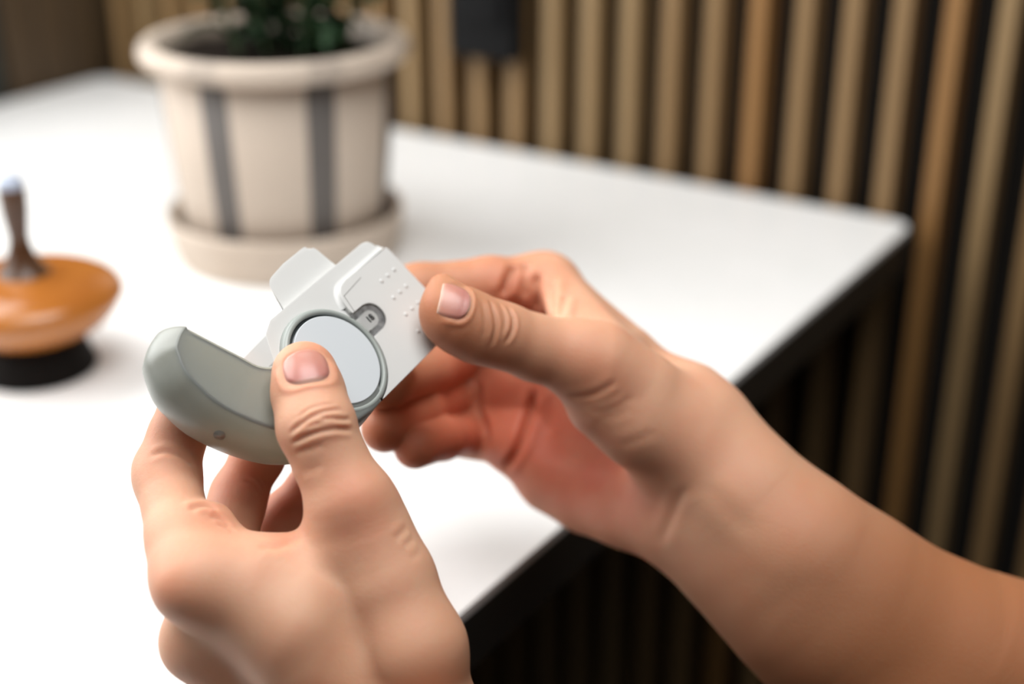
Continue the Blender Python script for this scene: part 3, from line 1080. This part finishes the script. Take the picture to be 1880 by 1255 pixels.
L_fingers = [
    dict(name='thumb', k=8, base=-1, reach=16, kj=3.0, pts=[(559, 686, .3805, 8.75), (566, 722, .3775, 9.3), (581, 782, .3725, 10.0), (609, 850, .373, 9.45), (640, 913, .3765, 10.5), (657, 962, .383, 11.5)]),
    dict(name='index', k=8, base=0, reach=17, kj=3.0, pts=[(352, 1073, .379, 8.6), (331, 985, .384, 8.9), (308, 880, .390, 8.7), (306, 861, .391, 8.5), (326, 800, .3935, 7.6), (347, 742, .396, 7.4), (385, 690, .4045, 7.0)]),
    dict(name='middle', k=8, base=0, reach=17, kj=3.0, pts=[(370, 1176, .402, 9.8), (412, 1030, .409, 9.0), (433, 930, .417, 8.0), (439, 905, .418, 7.7), (474, 838, .416, 7.4), (505, 765, .414, 7.2), (545, 700, .415, 6.8)]),
    dict(name='ring', k=8, base=0, reach=17, kj=3.0, pts=[(425, 1250, .424, 9.5), (480, 1090, .431, 9.0), (510, 985, .437, 8.8), (530, 950, .437, 8.4), (578, 894, .432, 7.8), (598, 850, .428, 7.2), (596, 800, .424, 6.6)]),
    dict(name='little', k=8, base=0, reach=17, kj=3.0, pts=[(500, 1300, .432, 9.0), (560, 1170, .452, 8.2), (600, 1070, .456, 7.6), (618, 1000, .450, 7.0), (620, 930, .444, 6.4)]),
]
L_creases = [
    # knuckle folds of the thumb
    ([(528, 800), (546, 783), (572, 765), (590, 757), (612, 752), (634, 752)], 0.42, 0.55, 0.20),
    ([(530, 817), (556, 803), (585, 792), (615, 787), (640, 788), (652, 790)], 0.62, 0.65, 0.26),
    ([(583, 770), (606, 768), (630, 770), (646, 768)], 0.42, 0.55, 0.18),
    ([(556, 790), (572, 781), (596, 778), (622, 778)], 0.25, 0.5, 0.12),
    ([(545, 772), (566, 752), (592, 744), (620, 741)], 0.22, 0.5, 0.10),
    ([(540, 832), (566, 824), (600, 815)], 0.22, 0.8, 0.08),
    ([(548, 865), (570, 862), (596, 850)], 0.18, 1.2, 0.05),
    # index finger
    ([(270, 838), (300, 829), (330, 836), (352, 850), (362, 862)], 0.45, 0.9, 0.22),
    ([(345, 938), (362, 929), (384, 928), (404, 938)], 0.6, 0.9, 0.35),
    ([(382, 946), (404, 952), (424, 968)], 0.45, 0.9, 0.25),
    ([(398, 960), (416, 968), (432, 978)], 0.35, 0.8, 0.2),
    # middle finger
    ([(455, 872), (472, 882), (484, 902)], 0.35, 0.5, 0.15),
    ([(462, 866), (478, 876), (487, 892)], 0.3, 0.5, 0.12),
    ([(444, 880), (466, 893), (478, 914)], 0.3, 0.5, 0.12),
    # web of the thumb
    ([(470, 1000), (510, 1003), (540, 990), (556, 978)], 0.5, 1.3, 0.2),
    # wrist edge of the thumb base
    ([(748, 967), (736, 980), (722, 992)], 0.22, 0.9, 0.1),
    ([(760, 985), (750, 995), (738, 1003)], 0.15, 0.9, 0.08),
    ([(775, 1010), (763, 1020), (752, 1028)], 0.10, 0.9, 0.05),
]
L_spots = [(300, 1075, 0.6, 9.0), (668, 930, 0.4, 9.0), (690, 1225, -0.8, 16.0)]
L_nails = [dict(center=(561, 669), tip=(559, 686, .3805), root=(581, 782, .3725), w=12.8, l=12.0, short=True, name='thumb_nail')]
L_red = [((560, 660, .377), 11, .45), ((590, 780, .372), 8, .12), ((300, 865, .385), 12, .15), ((660, 930, .377), 13, .28), ((400, 950, .38), 9, .3), ((530, 985, .384), 6, .35), ((300, 1085, .375), 10, .25), ((440, 880, .41), 14, .35), ((520, 920, .43), 18, .45), ((310, 780, .39), 10, .25)]
def lean(data, axis, start, slope, most, back=1e9):
    """bring the wrist end of a hand nearer, as the arms come from the viewer's side"""
    if isinstance(data, tuple) and len(data) == 4 and not isinstance(data[0], (tuple, list, dict)):
        dd = data[2] - min(most, max(0.0, (data[axis] - start) * slope)) + max(0.0, data[axis] - back) * 0.00006
        return (data[0], data[1], dd, data[3] * dd / data[2])
    if isinstance(data, dict):
        return {k: ([lean(q, axis, start, slope, most, back) for q in v] if k == 'pts' else v) for k, v in data.items()}
    return [lean(q, axis, start, slope, most, back) for q in data]
L_palm, L_tris, L_fingers = (lean(q, 1, 860.0, 0.000085, 0.0255, 1240.0) for q in (L_palm, L_tris, L_fingers))
HL = Hand(L_palm, L_tris, L_fingers)

# --- right hand and forearm (enter from the right)
R_palm = [
    [(1100, 668, .447, 12.0), (1165, 728, .459, 14.2), (1235, 786, .472, 15.5), (1300, 822, .481, 15.5)],     # thumb metacarpal
    [(1108, 736, .451, 12.0), (1178, 782, .459, 12.2), (1255, 830, .469, 12.5)],                                # thenar pad
    [(1000, 522, .490, 9.7), (1100, 630, .490, 9.8), (1195, 703, .487, 10.6), (1252, 745, .486, 14.0), (1285, 785, .485, 15.0)],      # index metacarpal
    [(1000, 600, .498, 9.8), (1120, 700, .497, 10.5), (1270, 820, .490, 13.0)],
    [(985, 690, .499, 9.8), (1110, 780, .499, 10.5), (1260, 860, .491, 14.0)],
    [(958, 820, .498, 10.6), (1018, 870, .496, 12.2), (1083, 905, .495, 12.8), (1150, 926, .491, 13.4), (1230, 935, .489, 15.0)],       # little finger side
    [(1282, 806, .481, 15.0), (1386, 920, .484, 16.8), (1494, 1014, .490, 19.4), (1588, 1092, .496, 22.6), (1744, 1198, .500, 28.0), (1890, 1262, .503, 32.0), (2080, 1380, .508, 34.0)],
    [(1266, 872, .485, 15.5), (1352, 948, .488, 17.5), (1438, 1024, .492, 20.5), (1545, 1118, .498, 24.5), (1700, 1240, .502, 30.0)],
    [(1249, 938, .489, 15.2), (1316, 980, .491, 15.2), (1383, 1038, .494, 17.4), (1460, 1108, .497, 20.2), (1532, 1162, .50, 23.0), (1640, 1282, .503, 27.0), (1840, 1400, .506, 31.0), (2070, 1430, .509, 34.0)],
]
R_tris = [
    [(1020, 545, .497, 8.5), (985, 790, .503, 8.5), (1270, 830, .492, 12.0)],
    [(985, 790, .503, 8.5), (1230, 920, .492, 12.0), (1270, 830, .492, 12.0)],
    [(1022, 520, .484, 5.0), (1048, 628, .452, 5.0), (1130, 655, .462, 7.0)],
    [(1022, 520, .484, 5.0), (1130, 655, .462, 7.0), (1150, 640, .482, 8.0)],
    [(1000, 600, .500, 8.5), (958, 815, .502, 8.5), (880, 740, .508, 7.5)],
    [(1390, 930, .489, 17.0), (1320, 970, .492, 15.0), (1600, 1150, .50, 26.0)],
]
R_fingers = [
    dict(name='thumb', k=8, base=-1, reach=16, kj=3.5, pts=[(823, 577, .4205, 8.5), (842, 586, .4218, 9.5), (880, 605, .4245, 9.7), (926, 617, .4275, 9.4), (985, 639, .432, 9.7), (1045, 653, .439, 10.6), (1100, 668, .446, 11.6)], pads=[((813, 530, .4215, 4.5), 3.0), ((812, 558, .4195, 5.6), 3.0)]),
    dict(name='index', k=8, base=0, reach=15, kj=3.0, pts=[(1000, 522, .490, 9.7), (900, 524, .483, 9.6), (775, 533, .477, 8.9), (755, 538, .476, 8.6), (715, 600, .468, 8.0), (690, 640, .462, 7.2)]),
    dict(name='middle', k=7, base=0, reach=13, kj=3.0, pts=[(1000, 600, .498, 9.8), (870, 640, .507, 9.4), (842, 652, .505, 9.0), (790, 675, .478, 8.4), (712, 702, .450, 7.6), (690, 708, .447, 7.2)]),
    dict(name='ring', k=7, base=0, reach=13, kj=3.0, pts=[(985, 690, .499, 9.8), (860, 715, .511, 9.2), (830, 722, .508, 8.6), (772, 750, .476, 8.1), (706, 787, .452, 7.6)]),
    dict(name='little', k=7, base=0, reach=12, kj=3.0, pts=[(962, 812, .498, 10.0), (880, 800, .506, 8.2), (852, 798, .503, 7.6), (812, 804, .474, 7.2), (762, 821, .454, 6.9)]),
]
R_creases = [
    # thumb knuckle folds
    ([(897, 548), (906, 570), (910, 596), (906, 622), (900, 640)], 0.55, 0.6, 0.28),
    ([(930, 560), (941, 580), (942, 600), (934, 620), (925, 634)], 0.6, 0.6, 0.28),
    ([(915, 553), (924, 572), (927, 592), (922, 612)], 0.25, 0.5, 0.1),
    ([(880, 546), (888, 570), (889, 600), (884, 630)], 0.22, 0.6, 0.08),
    # index base folds
    ([(946, 486), (938, 505), (930, 525), (920, 547)], 1.7, 1.5, 0.5),
    ([(966, 480), (964, 500), (962, 525), (965, 550)], 0.9, 1.5, 0.4),
    ([(990, 500), (984, 518), (984, 545), (986, 572)], 1.6, 1.6, 0.5),
    ([(1014, 512), (1012, 540), (1014, 575)], 0.8, 1.4, 0.5),
    ([(1040, 540), (1034, 560), (1030, 582)], 0.6, 1.2, 0.4),
    # thumb base folds
    ([(1035, 726), (1060, 729), (1090, 724), (1115, 712), (1140, 694)], 0.32, 1.1, 0.12),
    ([(1060, 742), (1090, 740), (1120, 730), (1150, 712)], 0.14, 1.2, 0.08),
    ([(1072, 754), (1100, 754), (1135, 744), (1170, 722)], 0.14, 1.2, 0.08),
    ([(1095, 766), (1130, 762), (1165, 748)], 0.08, 1.2, 0.05),
    ([(1130, 820), (1170, 808), (1210, 790)], 0.10, 1.4, 0.06),
    # palm creases
    ([(982, 690), (980, 715), (974, 746), (956, 810), (935, 849), (911, 873)], 2.6, 1.4, 0.5),
    ([(1012, 722), (1010, 760), (1006, 800)], 0.6, 1.8, 0.2),
    ([(875, 685), (878, 715), (877, 752), (888, 780), (891, 805), (883, 832)], 2.2, 1.3, 0.2),
    ([(1268, 885), (1248, 915), (1232, 950), (1212, 1000)], 0.35, 1.6, 0.12),
    ([(1290, 880), (1330, 925), (1390, 985)], 0.15, 2.4, 0.1),
]
R_spots = [(1330, 900, 0.6, 8.0), (1420, 990, 0.5, 10.0), (1150, 620, -0.8, 9.0)]
R_nails = [dict(center=(839, 551), tip=(823, 577, .4205), root=(926, 617, .4275), normal=(0.47, -0.20, -0.86), w=11.8, l=8.8, name='thumb_nail')]
R_red = [((800, 590, .41), 13, .5), ((900, 660, .42), 12, .3), ((760, 820, .448), 16, .5), ((700, 790, .445), 16, .5), ((850, 800, .48), 24, .4), ((830, 690, .48), 30, .4), ((1000, 800, .488), 34, .6), ((900, 750, .49), 22, .35), ((1130, 900, .478), 26, .55), ((900, 540, .47), 16, .3), ((960, 560, .48), 12, .3), ((1080, 700, .435), 15, .3), ((1010, 520, .48), 8, .2)]
R_palm, R_tris, R_fingers = (lean(q, 0, 1000.0, 0.000095, 0.045) for q in (R_palm, R_tris, R_fingers))
HR = Hand(R_palm, R_tris, R_fingers, soft=3)

def skin_material(name):
    m = mat(name, (0.5, 0.3, 0.2), 0.56, 0.40)
    b = bsdf(m)
    at = node(m, 'ShaderNodeAttribute', attribute_name='redness')
    tc = node(m, 'ShaderNodeTexCoord')
    n1 = node(m, 'ShaderNodeTexNoise'); n1.inputs['Scale'].default_value = 60.0; n1.inputs['Detail'].default_value = 5.0
    link(m, tc.outputs['Object'], n1.inputs['Vector'])
    ad = node(m, 'ShaderNodeMath', operation='MULTIPLY_ADD'); ad.inputs[1].default_value = 0.75; ad.inputs[2].default_value = -0.375
    link(m, n1.outputs['Fac'], ad.inputs[0])
    sm = node(m, 'ShaderNodeMath', operation='ADD', use_clamp=True)
    link(m, at.outputs['Fac'], sm.inputs[0]); link(m, ad.outputs[0], sm.inputs[1])
    cr = node(m, 'ShaderNodeValToRGB')
    cr.color_ramp.elements[0].position = 0.0; cr.color_ramp.elements[0].color = (*SKIN_A, 1)
    cr.color_ramp.elements[1].position = 1.0; cr.color_ramp.elements[1].color = (*SKIN_C, 1)
    e = cr.color_ramp.elements.new(0.45); e.color = (*SKIN_B, 1)
    link(m, sm.outputs[0], cr.inputs['Fac'])
    tn = node(m, 'ShaderNodeAttribute', attribute_name='tan')
    mx = node(m, 'ShaderNodeMix', data_type='RGBA')
    mx.inputs[7].default_value = (*SKIN_T, 1)
    link(m, tn.outputs['Fac'], mx.inputs[0]); link(m, cr.outputs['Color'], mx.inputs[6])
    link(m, mx.outputs[2], b.inputs['Base Color'])
    b.inputs['Subsurface Weight'].default_value = 0.55
    b.inputs['Subsurface Radius'].default_value = (0.0042, 0.0013, 0.0007)
    b.inputs['Subsurface Scale'].default_value = 1.0
    # pores and fine skin lines
    v = node(m, 'ShaderNodeTexVoronoi', feature='DISTANCE_TO_EDGE'); v.inputs['Scale'].default_value = 1300.0
    n2 = node(m, 'ShaderNodeTexNoise'); n2.inputs['Scale'].default_value = 900.0; n2.inputs['Detail'].default_value = 3.0
    link(m, tc.outputs['Object'], v.inputs['Vector']); link(m, tc.outputs['Object'], n2.inputs['Vector'])
    ma = node(m, 'ShaderNodeMath', operation='MULTIPLY_ADD'); ma.inputs[1].default_value = 0.6
    link(m, v.outputs['Distance'], ma.inputs[0]); link(m, n2.outputs['Fac'], ma.inputs[2])
    bp = node(m, 'ShaderNodeBump'); bp.inputs['Strength'].default_value = 0.32; bp.inputs['Distance'].default_value = 0.00025
    link(m, ma.outputs[0], bp.inputs['Height']); link(m, bp.outputs['Normal'], b.inputs['Normal'])
    return m
SKIN_T = (0.38, 0.146, 0.060)
SKIN_A = (0.69, 0.405, 0.268)
SKIN_B = (0.67, 0.315, 0.198)
SKIN_C = (0.60, 0.170, 0.100)
M_skin = skin_material('skin')
M_nail = mat('finger_nail', (0.52, 0.23, 0.17), 0.28, 0.5)
_b = bsdf(M_nail)
_b.inputs['Subsurface Weight'].default_value = 0.4
_b.inputs['Subsurface Radius'].default_value = (0.003, 0.001, 0.0006)
_b.inputs['Subsurface Scale'].default_value = 1.0
_at = node(M_nail, 'ShaderNodeAttribute', attribute_name='along')
_cr = node(M_nail, 'ShaderNodeValToRGB')
_cr.color_ramp.elements[0].position = 0.0; _cr.color_ramp.elements[0].color = (0.70, 0.45, 0.37, 1)
_cr.color_ramp.elements[1].position = 0.16; _cr.color_ramp.elements[1].color = (0.50, 0.195, 0.165, 1)
_e = _cr.color_ramp.elements.new(0.90); _e.color = (0.60, 0.26, 0.20, 1)
_e = _cr.color_ramp.elements.new(0.97); _e.color = (0.68, 0.40, 0.31, 1)
link(M_nail, _at.outputs['Fac'], _cr.inputs['Fac']); link(M_nail, _cr.outputs['Color'], _b.inputs['Base Color'])

PERSON_ORG = np.array([0.12, 0.34, 0.74])
person = empty('person', tuple(PERSON_ORG))
tag(person, 'person with bare forearms holding a white inhaler in both hands over the table', 'person')

def hand_object(hand, h, creases, spots, nails, red, base_red, label, tan_from):
    V, Fq, redness, nm = build_hand(hand, h, creases, spots, nails, red, base_red)
    W = cam_to_world(V) - PERSON_ORG
    me = bpy.data.meshes.new('hand')
    me.vertices.add(len(W)); me.vertices.foreach_set('co', W.astype(F32).ravel())
    me.loops.add(Fq.size); me.loops.foreach_set('vertex_index', Fq.astype(np.int32).ravel())
    me.polygons.add(len(Fq)); me.polygons.foreach_set('loop_start', np.arange(0, Fq.size, 4, dtype=np.int32))
    me.update(calc_edges=True); me.validate()
    a = me.attributes.new('redness', 'FLOAT', 'POINT'); a.data.foreach_set('value', redness.astype(F32))
    a = me.attributes.new('tan', 'FLOAT', 'POINT'); a.data.foreach_set('value', smoothstep((np.linalg.norm(V - V3(tan_from), axis=1) - 18.0) / 105.0).astype(F32) * 0.95)
    o = link_mesh('hand', me, M_skin, person, True)
    o['label'] = label
    for (nv, nf, yy), nl in zip(nm, nails):
        n_me = bpy.data.meshes.new(nl['name'])
        n_me.from_pydata([tuple(v) for v in (cam_to_world(nv) - PERSON_ORG)], [], nf)
        n_me.update()
        at_ = n_me.attributes.new('along', 'FLOAT', 'POINT'); at_.data.foreach_set('value', ((yy + 1) / 2).astype(F32))
        bmn = bmesh.new(); bmn.from_mesh(n_me); bmesh.ops.recalc_face_normals(bmn, faces=bmn.faces); bmn.to_mesh(n_me); bmn.free()
        link_mesh(nl['name'], n_me, M_nail, o, True)
    return o
HRES = 1.0
hand_object(HL, 0.55 * HRES, L_creases, L_spots, L_nails, L_red, 0.10, 'left hand with its thumb on the pale disc', (560, 900, .38))
hand_object(HR, 0.60 * HRES, R_creases, R_spots, R_nails, R_red, 0.10, 'right hand and forearm with thumb pressed on the white plate', (1130, 760, .47))
